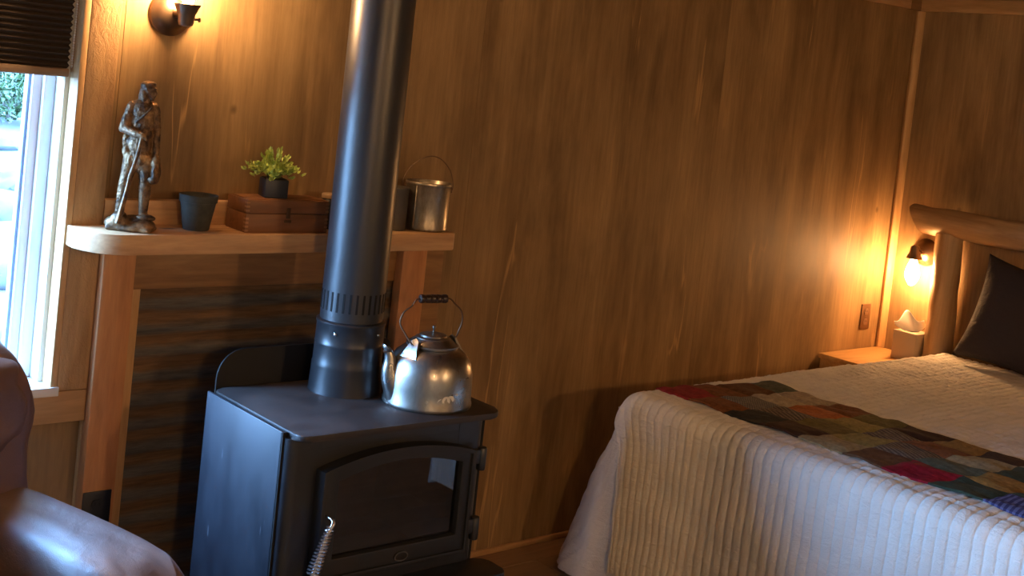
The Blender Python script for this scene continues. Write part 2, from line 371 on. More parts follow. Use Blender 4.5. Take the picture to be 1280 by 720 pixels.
# ------------------------------------------------------------------ window in the back wall
win = thing('window_1', None, None, (0, 0, 0)); win['kind'] = 'structure'
CY = -.038
obj('casing', box(WX1, 1.394, CY, 0, WZ0, ZC-.02, .003), M_CASE, win)
obj('casing', box(WX0-.085, WX0, CY, 0, WZ0, ZC-.02, .003), M_CASE, win)
obj('casing', box(WX0, WX1, CY, 0, WZ1, WZ1+.09, .003), M_CASEX, win)
obj('apron', box(WX0-.085, 1.394, CY, 0, .632, WZ0-.001, .003), M_CASEX, win)
obj('sill', box(WX0, WX1+.004, CY-.006, .11, WZ0-.012, WZ0+.012, .002), mat('white_sill', (.72, .68, .6), .5), win)
for s in (0, 1):
    x0, x1 = (WX1-.018, WX1) if s == 0 else (WX0, WX0+.018)
    obj('jamb', box(x0, x1, CY, .02, WZ0+.012, WZ1, .002), M_EDGE, win)
    x0, x1 = (WX1-.03, WX1) if s == 0 else (WX0, WX0+.03)
    obj('jamb_liner', box(x0, x1, .02, .16, WZ0+.012, WZ1, .002), mat('chalky_liner_%d' % s, (.70, .69, .63), .8), win)
obj('head_jamb', box(WX0+.018, WX1-.018, CY, .16, WZ1-.02, WZ1, .002), M_EDGE, win)
fr_o = [(WX0+.03, WZ0+.012), (WX1-.03, WZ0+.012), (WX1-.03, WZ1-.02), (WX0+.03, WZ1-.02)]
def inset(L_, d): return [(L_[0][0]+d, L_[0][1]+d), (L_[1][0]-d, L_[1][1]+d), (L_[2][0]-d, L_[2][1]-d), (L_[3][0]+d, L_[3][1]-d)]
obj('sash_frame', ring_prism(fr_o, inset(fr_o, .03), .075, .15), M_VINYL, win, angle=30)
sash = obj('sash', ring_prism(inset(fr_o, .03), inset(fr_o, .055), .09, .135), M_VINYL, win, angle=30)
obj('mullion', box((WX0+WX1)/2-.04, (WX0+WX1)/2+.04, .075, .15, WZ0+.042, WZ1-.05, .003), M_VINYL, win)
iq = inset(fr_o, .055)
obj('glass_bead', ring_prism(iq, inset(iq, .008), .10, .125, .001), mat('blue_grey_gasket', (.25, .36, .5), .5), win)
gi = inset(iq, .006)
obj('pane', box(gi[0][0], gi[1][0], .11, .114, gi[0][1], gi[2][1], 0), M_GLASS, win, smooth=False)
# portal so the sky is sampled through the window
pl = bpy.data.lights.new('window_portal', 'AREA'); pl.shape = 'RECTANGLE'; pl.size = WX1-WX0-.2; pl.size_y = WZ1-WZ0-.2
po = bpy.data.objects.new('window_portal', pl); COL.objects.link(po); po.location = ((WX0+WX1)/2, .155, (WZ0+WZ1)/2)
po.rotation_euler = (math.radians(-90), 0, 0); pl.cycles.is_portal = True

# pleated shade
sh = thing('cellular_shade', 'dark pleated window shade half raised above the bright pane', 'blind', (WX0*.25+WX1*.75, .03, 1.528))
hw = (WX1-WX0)/4-.028
prof = []
z = .022; i = 0
while z < WZ1-1.528-.06:
    prof.append((-.028 if i % 2 else -.012, z)); z += .0075; i += 1
pr2 = prof+[(-p[0]*0+.022, p[1]) for p in prof[::-1]]
obj('pleated_fabric', prism(pr2, 'x', -hw, hw), M_SHADE, sh, smooth=False)
obj('bottom_rail', box(-hw, hw, -.034, .024, 0, .022, .004), M_RAIL, sh)
obj('head_rail', box(-hw, hw, -.034, .03, WZ1-1.528-.062, WZ1-1.528-.022, .004), M_RAIL, sh)
cb = bmesh.new()
for k in range(64):
    ell(cb, (hw+.006, -.028, .03+k*.0066), (.0028, .0028, .0026), seg=6, rings=4)
tube([(hw+.006, -.028, .024), (hw+.006, -.028, WZ1-1.528-.05)], .0009, 5, cb)
obj('bead_chain', cb, M_CORD, sh)

# ------------------------------------------------------------------ fireplace surround
MZ, MT, MY = 1.152, .052, -.197
fs = thing('fireplace_mantel', 'pale wood mantel shelf on posts around rusty corrugated metal behind the stove', 'mantel', (1.9, 0, 0))
ox = -1.9
pts = [(1.394, CY-.001), (1.30, CY-.001)]
for k in range(9):
    a = PI+ (PI/2)*k/8
    pts.append((1.30+.105+.105*math.cos(a), MY+.118+.118*math.sin(a)))
pts += [(2.444, MY), (2.458, MY+.014), (2.458, -.001), (1.3951, -.001)]
obj('mantel_shelf', prism([(p[0]+ox, p[1]) for p in pts], 'z', MZ-MT, MZ, .003), M_MANTEL, fs)
obj('backsplash', box(1.396+ox, 2.39+ox, -.036, -.001, MZ, MZ+.066, .002), M_MANTEL, fs)
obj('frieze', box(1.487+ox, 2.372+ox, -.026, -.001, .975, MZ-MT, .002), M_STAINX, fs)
obj('backing_board', box(1.396+ox, 1.526+ox, -.02, -.001, 0, MZ-MT-.001, .002), M_EDGE, fs)
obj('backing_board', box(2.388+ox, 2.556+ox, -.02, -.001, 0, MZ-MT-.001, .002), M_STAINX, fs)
obj('post', box(1.3955+ox, 1.486+ox, -.062, -.0205, 0, MZ-MT-.001, .004), M_POST, fs)
obj('post', box(2.362+ox, 2.456+ox, -.062, -.0205, 0, MZ-MT-.001, .004), M_POST, fs)
PIT = .0678
def corr(u, v):
    zz = .975*v
    return (1.526+ox+(2.388-1.526)*u, -.012+.006*math.sin(2*PI*zz/PIT), zz)
b = grid(corr, 2, 170); obj('corrugated_sheet', b, M_RUST, fs, angle=80)

# black outlet low on the left post
def outlet(name, label, loc, M0, M1, w_=.07, h_=.115):
    t_ = thing(name, label, 'outlet', loc)
    obj('cover_plate', box(-w_/2, w_/2, -.006, 0, 0, h_, .002), M0, t_)
    for z_ in (h_*.30, h_*.70):
        oo = obj('receptacle', prism([(.016*math.cos(2*PI*k/20), z_+min(max(.019*math.sin(2*PI*k/20), -.014), .014)) for k in range(20)], 'y', -.0085, -.006), M1, t_)
        for dx, hh in ((-.006, .008), (.006, .0065)): obj('slot', box(dx-.001, dx+.001, -.0089, -.0085, z_-.001, z_-.001+hh, 0), M_SLOT, oo, smooth=False)
    sb = lathe([(.003, 0), (.003, .0012)], 10, M4=Matrix.Translation((0, -.006, h_/2)) @ Matrix.Rotation(PI/2, 4, 'X')); obj('screw', sb, M1, t_)
    return t_
outlet('wall_outlet', 'black outlet cover low on the left mantel post', (1.436, -.0625, .325), M_BLKPLATE, M_BLKPLATE, .078, .120)
outlet('wall_outlet', 'brown outlet cover on the wood wall above the nightstand', (5.043, -.0005, .672), M_PLATE, M_PLATEIN)

# ------------------------------------------------------------------ sconces
def sconce(label, loc, rotz, upside, group=None, lit=None):
    """local: wall plane y=0, room towards -y"""
    t_ = thing('wall_sconce', label, 'lamp', loc, rotz, group)
    RX = Matrix.Rotation(PI/2, 4, 'X')       # lathe axis -> -y
    s = 1 if upside else -1
    bp = obj('backplate', lathe([(.062, 0), (.062, .005), (.058, .010), (.050, .013), (.047, .018), (.034, .027), (.018, .033), (.006, .035)], 36, M4=RX), M_BRASSY, t_)
    for a in (1, -1): obj('screw', lathe([(.0055, .012), (.0055, .018), (.003, .0205)], 12, M4=Matrix.Translation((a*.04, 0, 0)) @ RX), M_BRASSY, bp)
    obj('arm', tube(spline([(0, -.03, 0), (0, -.06, 0), (0, -.078, -s*.004), (0, -.092, -s*.018)], 6), .011, 14), M_BRASSY, t_)
    obj('knuckle', lathe([(.004, -.017), (.013, -.016), (.015, -.008), (.015, .008), (.013, .016), (.004, .017)], 16, M4=Matrix.Translation((0, -.083, s*.002)) @ Matrix.Rotation(PI/2, 4, 'Y')), M_BRASSY, t_)
    zf = lambda pr_: [(r, s*(z_-.045)) for r, z_ in pr_]
    T = Matrix.Translation((0, -.095, 0))
    sk = obj('socket', lathe(zf([(.008, .012), (.018, .016), (.0215, .026), (.0225, .044), (.027, .054), (.033, .066), (.035, .071), (.033, .073), (.027, .066), (.020, .056)]), 28, M4=T, cap1=True), M_SOCKET, t_)
    obj('key_switch', lathe([(.003, .02), (.003, .034), (.006, .036), (.006, .040), (.002, .042)], 10, M4=Matrix.Translation((0, -.095, -s*.011)) @ Matrix.Rotation(PI/2, 4, 'Y')), M_SOCKET, sk)
    obj('bulb', lathe(zf([(.013, .066), (.014, .078), (.020, .095), (.028, .118), (.0315, .138), (.030, .154), (.023, .172), (.013, .186), (.005, .192)]), 24, M4=T), lit or M_BULB, t_)
    return t_
sconce('bronze wall sconce with upturned socket above the mantel statue', (1.545, -.0005, 1.722), 0, True)
sconce('lit bronze wall sconce with hanging bulb beside the log headboard', (XR-.0005, -.185, 1.055), -PI/2, False, None, M_BULB2)
# the same sconces on the wall behind the camera
for xx, lab in ((0.3, 'bright wall sconce opposite the stove, nearer the window corner'), (2.6, 'bright wall sconce opposite the stove, nearer the bed')): sconce(lab, (xx, YN+.0005, 1.75), PI, True, 'sconces opposite the stove', M_BULB3)

# ------------------------------------------------------------------ wood stove (local origin: floor under the body centre)
SX, SY = 1.92, -.48
st = thing('wood_stove', 'black steel wood stove with arched glass door and coiled handle', 'stove', (SX, SY, 0))
def S(x, y_): return (x-SX, y_-SY)
bx0, bx1, by0, by1 = 1.632-SX, 2.208-SX, -.688-SY, -.285-SY
def rrect(x0, x1, y0, y1, r, n=6, rs=None):
    rs = rs or (r, r, r, r); out = []
    for (cx, cy, a0), r_ in zip(((x1, y1, 0), (x0, y1, PI/2), (x0, y0, PI), (x1, y0, 3*PI/2)), rs):
        sx_ = -1 if cx == x1 else 1; sy_ = -1 if cy == y1 else 1
        for k in range(n+1):
            a = a0+PI/2*k/n; out.append((cx+sx_*r_+r_*math.cos(a), cy+sy_*r_+r_*math.sin(a)))
    return out
def arch(x0, x1, zb, zs0, zs1, rise, n=22, r=.0):
    o_ = [(x0, zb), (x1, zb), (x1, zs1)]
    for k in range(1, n):
        u_ = 1-k/n; o_.append((x0+(x1-x0)*u_, zs0+(zs1-zs0)*u_+rise*4*u_*(1-u_)))
    o_.append((x0, zs0)); return o_
# body shell open at the front so that the firebox shows through the glass
bb = bmesh.new()
outer = rrect(bx0, bx1, by0+.001, by1, .03)
prism(outer, 'z', .16, .345, 0, bb)                         # below the firebox
prism(outer, 'z', .715, .744, 0, bb)
n_ = 6
box(bx0+.002, bx0+.05, by0+.028, by1, .345, .715, 0, bb); box(bx1-.05, bx1-.002, by0+.028, by1, .345, .715, 0, bb)
box(bx0+.05, bx1-.05, by1-.03, by1, .345, .715, 0, bb)
for xs in (-1, 1):                                           # rounded front corners
    cx = bx0-.016+.03 if xs < 0 else bx1+.016-.03
    arc = [(cx+xs*.03*math.cos(a*PI/2/6), by0+.024-.024*math.sin(a*PI/2/6)) for a in range(7)]
    arc += [(cx-xs*.061, by0), (cx-xs*.061, by0+.024)]
    prism(arc, 'z', .16, .744, 0, bb)
obj('body', bb, M_BLACK, st, angle=35)
fbx = bmesh.new()
box(bx0+.05, bx1-.05, by0+.03, by1-.03, .345, .36, 0, fbx); box(bx0+.05, bx0+.06, by0+.03, by1-.03, .36, .715, 0, fbx); box(bx1-.06, bx1-.05, by0+.03, by1-.03, .36, .715, 0, fbx); box(bx0+.06, bx1-.06, by1-.04, by1-.03, .36, .715, 0, fbx)
oa = arch(1.720-SX, 2.150-SX, .41, .655, .655, .034)
ouo = [(bx0+.05, .345), (bx1-.05, .345), (bx1-.05, .655)]+[(bx0+.05+(bx1-bx0-.1)*(1-k/22), .7155) for k in range(1, 22)]+[(bx0+.05, .655)]
obj('front_plate', ring_prism(ouo, oa, by0+.0005, by0+.012, 0), M_BLACK, st, smooth=False)
obj('firebox_lining', fbx, M_FIREBOX, st, smooth=False)
obj('top_plate', prism(rrect(1.627-SX, 2.262-SX, -.72-SY, -.275-SY, .03, rs=(.05, .03, .03, .05)), 'z', .744, .76, .004), M_TOP, st)
# side heat shields standing off the body
for xs in (-1, 1):
    x0, x1 = (1.611-SX, 1.619-SX) if xs < 0 else (2.234-SX, 2.242-SX)
    sd = box(x0, x1, -.660-SY, -.281-SY, .15, .757, .002)
    obj('side_shield', sd, M_SHIELD, st)
    obj('shield_return', box(min(x0, x1) if xs < 0 else x1-.014, (x0+.014) if xs < 0 else x1, -.662-SY, -.654-SY, .15, .7565, .001), M_SLOT, st)
# rear shield rising behind the top
rz0, rz1 = .2, .857
out = [(1.645-SX, rz0)]
for cx, a0 in ((1.645+.075, PI), (2.198-.02, PI/2)):
    r_ = .075 if a0 == PI else .02
    for k in range(9):
        a = a0-PI/2*k/8; out.append((cx-SX+r_*math.cos(a), rz1-r_+r_*math.sin(a)))
out.append((2.198-SX, rz0))
obj('rear_shield', prism(out, 'y', -.262-SY, -.256-SY, .001), mat('soot_black', (.005, .005, .005), .6, 0, .3), st)
# door
dY0, dY1 = -.722-SY, -.689-SY
do = arch(1.698-SX, 2.168-SX, .392, .668, .668, .036); di = arch(1.747-SX, 2.128-SX, .447, .640, .640, .031)
door = obj('door', ring_prism(do, di, dY0, dY1, .005), M_CAST, st, angle=30)
dl = arch(1.722-SX, 2.148-SX, .418, .656, .656, .034)
obj('door_rim', ring_prism(do, arch(1.711-SX, 2.156-SX, .405, .660, .660, .035), dY0-.006, dY0+.002, .003), M_CAST, door, angle=30)
obj('door_glass', prism(arch(1.740-SX, 2.134-SX, .440, .645, .645, .033), 'y', -.706-SY, -.702-SY), M_FIREGLASS, door, smooth=False)
obj('badge', prism([(1.953-SX+.021*math.cos(2*PI*k/24), .421+.0125*math.sin(2*PI*k/24)) for k in range(24)], 'y', dY0-.004, dY0+.001, .001), mat('badge_dark', (.03, .028, .026), .35, .5), door)
obj('badge_ring', ring_prism([(1.953-SX+.021*math.cos(2*PI*k/24), .421+.0125*math.sin(2*PI*k/24)) for k in range(24)], [(1.953-SX+.018*math.cos(2*PI*k/24), .421+.0098*math.sin(2*PI*k/24)) for k in range(24)], dY0-.006, dY0-.003, 0), mat('badge_edge', (.16, .15, .14), .35, .7), door)
for zc in (.640, .452):
    hg = obj('hinge', lathe([(.011, -.030), (.0125, -.028), (.0125, .028), (.011, .030)], 16, M4=Matrix.Translation((2.196-SX, -.716-SY, zc))), M_BLACK, st)
    obj('hinge_leaf', box(2.166-SX, 2.190-SX, -.722-SY, -.706-SY, zc-.012, zc+.026, .002), M_BLACK, hg)
# handle: bent rod with a spring coil, hanging at an angle
hp0, hp1, hp2 = Vector((1.716-SX, -.715-SY, .560)), Vector((1.718-SX, -.748-SY, .558)), Vector((1.664-SX, -.762-SY, .428))
hd = obj('handle', tube(spline([hp0, (hp0+hp1)/2, hp1+Vector((0, -.004, -.006)), hp1.lerp(hp2, .3), hp2], 6), .0055, 12), M_CHROME, door, label='bent chrome rod')
ax = (hp2-hp1); L_ = ax.length; axn = ax.normalized(); u_ = axn.orthogonal().normalized(); v_ = axn.cross(u_)
coil = []
NT_ = 15
for k in range(NT_*12+1):
    f_ = k/(NT_*12); rr = .0085+.0075*f_**.8*(1 if f_ < .93 else (1-f_)/.07*.6+.4)
    a = 2*PI*NT_*f_; coil.append(hp1+axn*(L_*(.12+.84*f_))+(u_*math.cos(a)+v_*math.sin(a))*rr)
obj('spring_coil', tube(coil, .0026, 7), M_CHROME, hd)
# ash lip and pedestal
obj('ash_lip', prism(rrect(1.66-SX, 2.262-SX, -.80-SY, -.685-SY, .03), 'z', .335, .352, .004), M_BLACK, st)
obj('pedestal', prism(rrect(1.70-SX, 2.15-SX, -.64-SY, -.30-SY, .02), 'z', .02, .16, .003), M_BLACK, st)
obj('base_plate', prism(rrect(1.66-SX, 2.19-SX, -.68-SY, -.28-SY, .02), 'z', 0, .02, .003), M_BLACK, st)

# ------------------------------------------------------------------ stove pipe
PX, PY = 1.962, -.39
sp = thing('stove_pipe', 'tall black stove pipe rising from the stove to the ceiling', 'pipe', (PX, PY, .7605))
obj('lower_collar', lathe([(.099, 0), (.0985, .004), (.095, .07), (.0955, .074), (.0935, .082), (.0925, .128), (.0935, .131), (.0925, .134), (.0915, .182), (.094, .186), (.094, .192), (.088, .195)], 64), M_PIPE2, sp)
obj('outer_pipe', lathe([(.0855, .196), (.0855, ZC-.7605-.001)], 64), M_PIPE, sp)
NS = 30
sl = bmesh.new(); bmesh.ops.create_cube(sl, size=1, matrix=Matrix.Diagonal((.003, .0058, .052, 1)))
slot_me = bpy.data.meshes.new('slot'); sl.to_mesh(slot_me); sl.free(); slot_me.materials.append(M_SLOT)
for k in range(NS):
    a = 2*PI*k/NS+.05; o = bpy.data.objects.new('slot', slot_me); COL.objects.link(o); o.parent = sp
    o.location = (.0848*math.cos(a), .0848*math.sin(a), .248); o.rotation_euler = (0, 0, a)
for a in (-2.6, -1.2):
    obj('rivet', lathe([(.0045, 0), (.004, .002), (.0015, .003)], 10, M4=Matrix.Rotation(a, 4, 'Z') @ Matrix.Translation((.0922, 0, .165)) @ Matrix.Rotation(PI/2, 4, 'Y')), M_CHROME, sp)
obj('ceiling_collar', lathe([(.13, ZC-.7605-.012), (.13, ZC-.7605-.004), (.125, ZC-.7605-.002)], 48), M_PIPE2, sp)

# ------------------------------------------------------------------ kettle
KX, KY = 2.105, -.572
kt = thing('kettle', 'worn nickel kettle with wire bail and dark grip on the stove top', 'kettle', (KX, KY, .7603), math.radians(-41))
kb = lathe([(.090, 0), (.118, 0), (.1205, .004), (.1205, .010), (.118, .018), (.117, .05), (.1155, .085), (.109, .113), (.096, .135), (.078, .149), (.064, .154), (.060, .154)], 64)
obj('body', kb, M_KETTLE, kt, angle=50)
sd_ = Vector((-.86, -.50, 0)).normalized()
def K(r, z, off=0): return sd_*r+Vector((-sd_.y, sd_.x, 0))*off+Vector((0, 0, z))
obj('spout', tube(spline([K(.088, .030), K(.100, .046), K(.112, .066), K(.119, .090), K(.120, .115), K(.125, .135), K(.134, .147)], 6), [max(.0105, .043-.034*(i/36)**.62) for i in range(37)], 18), M_KETTLE, kt)
obj('spout_lip', lathe([(.011, -.004), (.0155, 0), (.0165, .003), (.012, .004)], 18, M4=Matrix.Translation(K(.134, .148)) @ Matrix.Rotation(-.75, 4, Vector((-sd_.y, sd_.x, 0)))), M_KETTLE, kt)
ld = obj('lid', lathe([(.068, .153), (.0705, .156), (.0705, .161), (.066, .164), (.064, .162), (.058, .167), (.056, .170), (.049, .174), (.047, .178), (.038, .181), (.036, .185), (.024, .188), (.012, .191), (.004, .192)], 48), M_KETTLE, kt)
obj('lid_knob', lathe([(.003, .192), (.003, .200), (.0055, .203), (.0055, .207), (.002, .209)], 12), M_KETTLE, ld)
# ears and bail
for e, (px, py) in enumerate(((-.050, -.068), (.060, .055))):
    ea = math.atan2(py, px)
    eb = prism([(-.024, 0), (.024, 0), (.015, .018), (.011, .040), (0, .047), (-.011, .040), (-.015, .018)], 'y', -.0025, .0025, .001)
    bmesh.ops.transform(eb, matrix=Matrix.Translation((px*1.12, py*1.12, .131)) @ Matrix.Rotation(ea+PI/2, 4, 'Z') @ Matrix.Rotation(-.5, 4, 'X') @ Matrix.Scale(1.2, 4), verts=eb.verts[:])
    obj('ear', eb, M_KETTLE, kt)
bp_ = [(-.050, -.066, .165), (-.070, -.058, .188), (-.088, -.050, .215), (-.082, -.046, .243), (-.062, -.033, .262), (-.050, -.024, .279), (-.010, 0, .281), (.030, .024, .281), (.048, .034, .266), (.066, .046, .247), (.072, .050, .218), (.064, .052, .188), (.058, .053, .168)]
bail = obj('bail', tube(spline(bp_, 6), .0023, 8), M_WIRE, kt)
gd = Vector((.857, .515, 0))
Mg = Matrix.Translation((-.010, 0, .280)) @ Matrix.Rotation(math.atan2(.515, .857), 4, 'Z') @ Matrix.Rotation(PI/2, 4, 'Y')
obj('grip', lathe([(.006, -.041), (.011, -.040), (.0125, -.036), (.0115, -.028), (.0095, -.025), (.011, -.021), (.0118, -.010), (.0105, -.008), (.0118, -.006), (.0118, .006), (.0105, .008), (.0118, .010), (.011, .021), (.0095, .025), (.0115, .028), (.0125, .036), (.011, .040), (.006, .041)], 20, M4=Mg), M_GRIP, bail)
# pale worn mark on the belly, an oval blot of enamel
fa = math.radians(-62)
mk = bmesh.new()
for k, (du, dv, r_) in enumerate(((-.016, -.006, .006), (-.009, 0, .0075), (0, .003, .009), (.008, .005, .008), (.010, -.004, .006), (.002, -.006, .006), (.020, .013, .0028))):
    a = fa+du*1.6/.118
    Mx = Matrix.Rotation(a, 4, 'Z') @ Matrix.Translation((.1172, 0, .032+dv*1.5)) @ Matrix.Rotation(PI/2, 4, 'Y')
    bmesh.ops.create_circle(mk, cap_ends=True, segments=14, radius=r_*1.3, matrix=Mx)
obj('worn_mark', mk, M_KMARK, kt, smooth=False, label='pale worn blot on the kettle side')

# ------------------------------------------------------------------ things on the mantel
def fig():
    t_ = thing('statue', 'bronze statue of a standing frontiersman leaning on a long rifle', 'statue', (1.436, -.118, MZ+.0003), math.radians(-40))
    k_ = .000617
    def Q(zx, zy, d=0): return Vector(((zx-150)*k_, d, (690-zy)*k_))
    b = bmesh.new()
    def cap(p, q, r0, r1, n=10):
        for i in range(n+1):
            f_ = i/n; c = p.lerp(q, f_); r_ = r0+(r1-r0)*f_; ell(b, c, (r_, r_, r_), seg=12, rings=8)
    # head, face, neck
    ell(b, Q(173, 98, -.004), (.0165, .0155, .0205)); ell(b, Q(183, 112, -.005), (.0105, .0105, .0135))
    cap(Q(197, 96, -.006), Q(205, 110, -.006), .003, .0042, 4); ell(b, Q(198, 121, -.006), (.004, .006, .0024)); ell(b, Q(197, 126, -.006), (.0036, .0055, .0022)); ell(b, Q(192, 136, -.006), (.0055, .006, .0045)); ell(b, Q(196, 91, -.006), (.0055, .010, .003))
    ell(b, Q(166, 82, -.001), (.0195, .019, .0135)); ell(b, Q(180, 74, -.003), (.013, .015, .008)); ell(b, Q(150, 104, .004), (.0115, .017, .024)); ell(b, Q(143, 128, .004), (.0095, .015, .015)); ell(b, Q(158, 122, -.014), (.009, .007, .015))
    cap(Q(168, 125, 0), Q(162, 155, .002), .012, .014, 4)
    # torso
    ell(b, Q(150, 190, .004), (.034, .024, .034)); ell(b, Q(155, 235, .003), (.032, .023, .036)); ell(b, Q(153, 285, .003), (.030, .023, .032)); ell(b, Q(150, 330, .003), (.033, .025, .034))
    ell(b, Q(112, 172, .0), (.015, .016, .015)); ell(b, Q(192, 172, .012), (.015, .015, .015))
    ell(b, Q(152, 385, .003), (.035, .027, .033)); ell(b, Q(105, 360, -.006), (.012, .013, .02)); ell(b, Q(92, 320, .004), (.009, .010, .022))
    # near arm: down to the elbow, forearm across to the muzzle
    cap(Q(108, 178, -.004), Q(86, 262, -.012), .0145, .0125, 8); cap(Q(86, 266, -.012), Q(150, 284, -.034), .013, .010, 8); cap(Q(150, 284, -.034), Q(178, 287, -.038), .0098, .009, 5)
    for d in range(4): cap(Q(176+d*4, 282+d*3, -.040), Q(188+d*2, 297+d*2, -.036), .004, .0035, 3)
    # far arm hanging, hat and pouch at the hip
    cap(Q(200, 180, .012), Q(212, 270, .016), .013, .0115, 7); cap(Q(212, 270, .016), Q(222, 365, .006), .011, .009, 7)
    ell(b, Q(226, 400, 0), (.013, .014, .022)); ell(b, Q(232, 440, -.002), (.012, .020, .028)); ell(b, Q(225, 470, -.002), (.014, .019, .012))
    # legs and boots
    cap(Q(126, 385, -.002), Q(110, 500, -.010), .0215, .0155, 9); cap(Q(110, 500, -.010), Q(98, 610, -.008), .0165, .012, 8); ell(b, Q(104, 628, -.016), (.017, .024, .010))
    cap(Q(185, 395, .006), Q(192, 505, .0), .0215, .0155, 9); cap(Q(192, 505, 0), Q(190, 615, .006), .0165, .012, 8); ell(b, Q(206, 634, 0), (.026, .017, .010))
    ell(b, Q(140, 410, .005), (.030, .024, .022)); ell(b, Q(178, 420, .006), (.026, .022, .022))
    o = obj('figure', b, M_BRONZE, t_); remesh(o, .0019, 2, .0025, .007)
    # coat strap
    obj('strap', tube(spline([Q(196, 168, -.016), Q(182, 190, -.021), Q(160, 215, -.022), Q(140, 235, -.021)], 5), .003, 8), M_BRONZE, t_)
    rb = tube([Q(178, 283, -.040), Q(163, 380, -.040), Q(140, 470, -.040)], [.0042, .0046, .0052], 10)
    tube([Q(141, 466, -.040), Q(134, 520, -.040), Q(124, 580, -.040), Q(112, 655, -.038)], [.0065, .008, .0105, .0155], 12, rb, flat=.6)
    obj('rifle', rb, M_BRONZE, t_)
    bs = bmesh.new(); ell(bs, Q(148, 676, -.004), (.062, .044, .016), seg=20, rings=10); ell(bs, Q(195, 668, -.004), (.036, .036, .020)); ell(bs, Q(85, 662, -.012), (.027, .030, .018)); ell(bs, Q(110, 645, -.030), (.024, .018, .022)); ell(bs, Q(150, 660, .01), (.04, .03, .02))
    box(-.058, .058, -.04, .036, .0, .012, .003, bs)
    bmesh.ops.bisect_plane(bs, geom=bs.verts[:]+bs.edges[:]+bs.faces[:], plane_co=(0, 0, .0), plane_no=(0, 0, 1), clear_inner=True)
    o = obj('base', bs, M_BRONZE, t_); remesh(o, .004, 2)
    return t_
fig()
# flower pot
fp = thing('flower_pot', 'small empty grey-green flower pot beside the statue', 'pot', (1.622, -.112, MZ+.0003)); fp.scale = (.9, .9, .9)
obj('pot', lathe([(.037, 0), (.0385, .002), (.052, .080), (.0525, .083), (.056, .084), (.058, .104), (.0565, .106), (.052, .104), (.048, .070), (.045, .060)], 40), M_POT, fp)
obj('soil', lathe([(.045, .058), (.045, .062)], 24), M_SOIL, fp)
# wooden box, slightly turned, with finger joints and a brass catch
wbx = thing('wooden_box', 'old brown wooden box with finger joints beneath the potted plant', 'box', (1.868, -.115, MZ+.0003), math.radians(-2))
bl_, bd, bh = .128, .058, .094
bo = obj('body', box(-bl_, bl_, -bd, bd, 0, .052, .0015), M_BOX, wbx)
li = obj('lid', box(-bl_, bl_, -bd, bd, .0535, .090, .0015), M_BOX, wbx)
obj('lid_panel', box(-bl_+.008, bl_-.008, -bd+.008, bd-.008, .090, .0925, .001), M_BOX, li)
for sx in (-1, 1):
    for k in range(8):
        z0 = .003+k*.011
        par = bo if z0 < .045 else li
        if .045 < z0 < .055: continue
        x0, x1 = (-bl_-.0006, -bl_+.009) if sx < 0 else (bl_-.009, bl_+.0006)
        obj('finger_joint', box(x0, x1, -bd-.0006, -bd+.012, z0, z0+.0052, 0), M_BOXL, par, smooth=False)
obj('catch', box(-.006, .006, -bd-.004, -bd, .040, .070, .0015), M_WIRE, li)
obj('catch_plate', box(-.011, .011, -bd-.0025, -bd, .028, .036, .001), M_WIRE, bo)
# potted plant in a cube planter standing on the box lid
pp = thing('potted_plant', 'bushy yellow-green plant in a dark cube planter on the wooden box', 'plant', (1.842, -.122, MZ+.0935), math.radians(-14))
pw = .033
obj('planter', box(-pw, pw, -pw, pw, 0, .052, .003), M_PLANTER, pp); obj('soil', box(-pw+.004, pw-.004, -pw+.004, pw-.004, .052, .0535, 0), M_SOIL, pp)
random.seed(11)
lb = bmesh.new(); sb = bmesh.new()
def leaf(b, p, d, ln, wd):
    d = d.normalized(); s_ = d.cross(Vector((random.uniform(-1, 1), random.uniform(-1, 1), random.uniform(-.3, 1)))).normalized(); nn = d.cross(s_)
    V = [b.verts.new(p+d*ln*a+s_*wd*c+nn*wd*e) for a, c, e in ((0, 0, 0), (.3, .42, .15), (.7, .4, .12), (1, 0, -.15), (.7, -.4, .12), (.3, -.42, .15), (.5, 0, -.1))]
    for i in range(6): b.faces.new((V[i], V[(i+1) % 6], V[6]))
for k in range(64):
    a = random.uniform(0, 2*PI); tilt = random.uniform(.05, 1.15) if k > 9 else random.uniform(.9, 1.3)
    ln = random.uniform(.040, .082) if k > 9 else random.uniform(.062, .082)
    d = Vector((math.cos(a)*math.sin(tilt), math.sin(a)*math.sin(tilt)*.8, math.cos(tilt)))
    p0 = Vector((math.cos(a)*.018*random.random(), math.sin(a)*.018*random.random(), .052))
    path = [p0+d*ln*f_+Vector((0, 0, .02*f_*(1-f_)*2-.018*f_*f_*math.sin(tilt))) for f_ in [i/6 for i in range(7)]]
    tube(path, .0009, 5, sb)
    for i in range(2, 7):
        for s_ in (-1, 1):
            side = d.cross(Vector((0, 0, 1)))
            dd = d*.6+side*s_*random.uniform(.4, 1)+Vector((0, 0, random.uniform(-.2, .5)))
            leaf(lb, path[i], dd, random.uniform(.011, .017), random.uniform(.010, .014))
    leaf(lb, path[6], d, .017, .010)
o = obj('leaves', lb, M_LEAF, pp); o['kind'] = 'stuff'
o = obj('stems', sb, M_STEM, pp); o['kind'] = 'stuff'
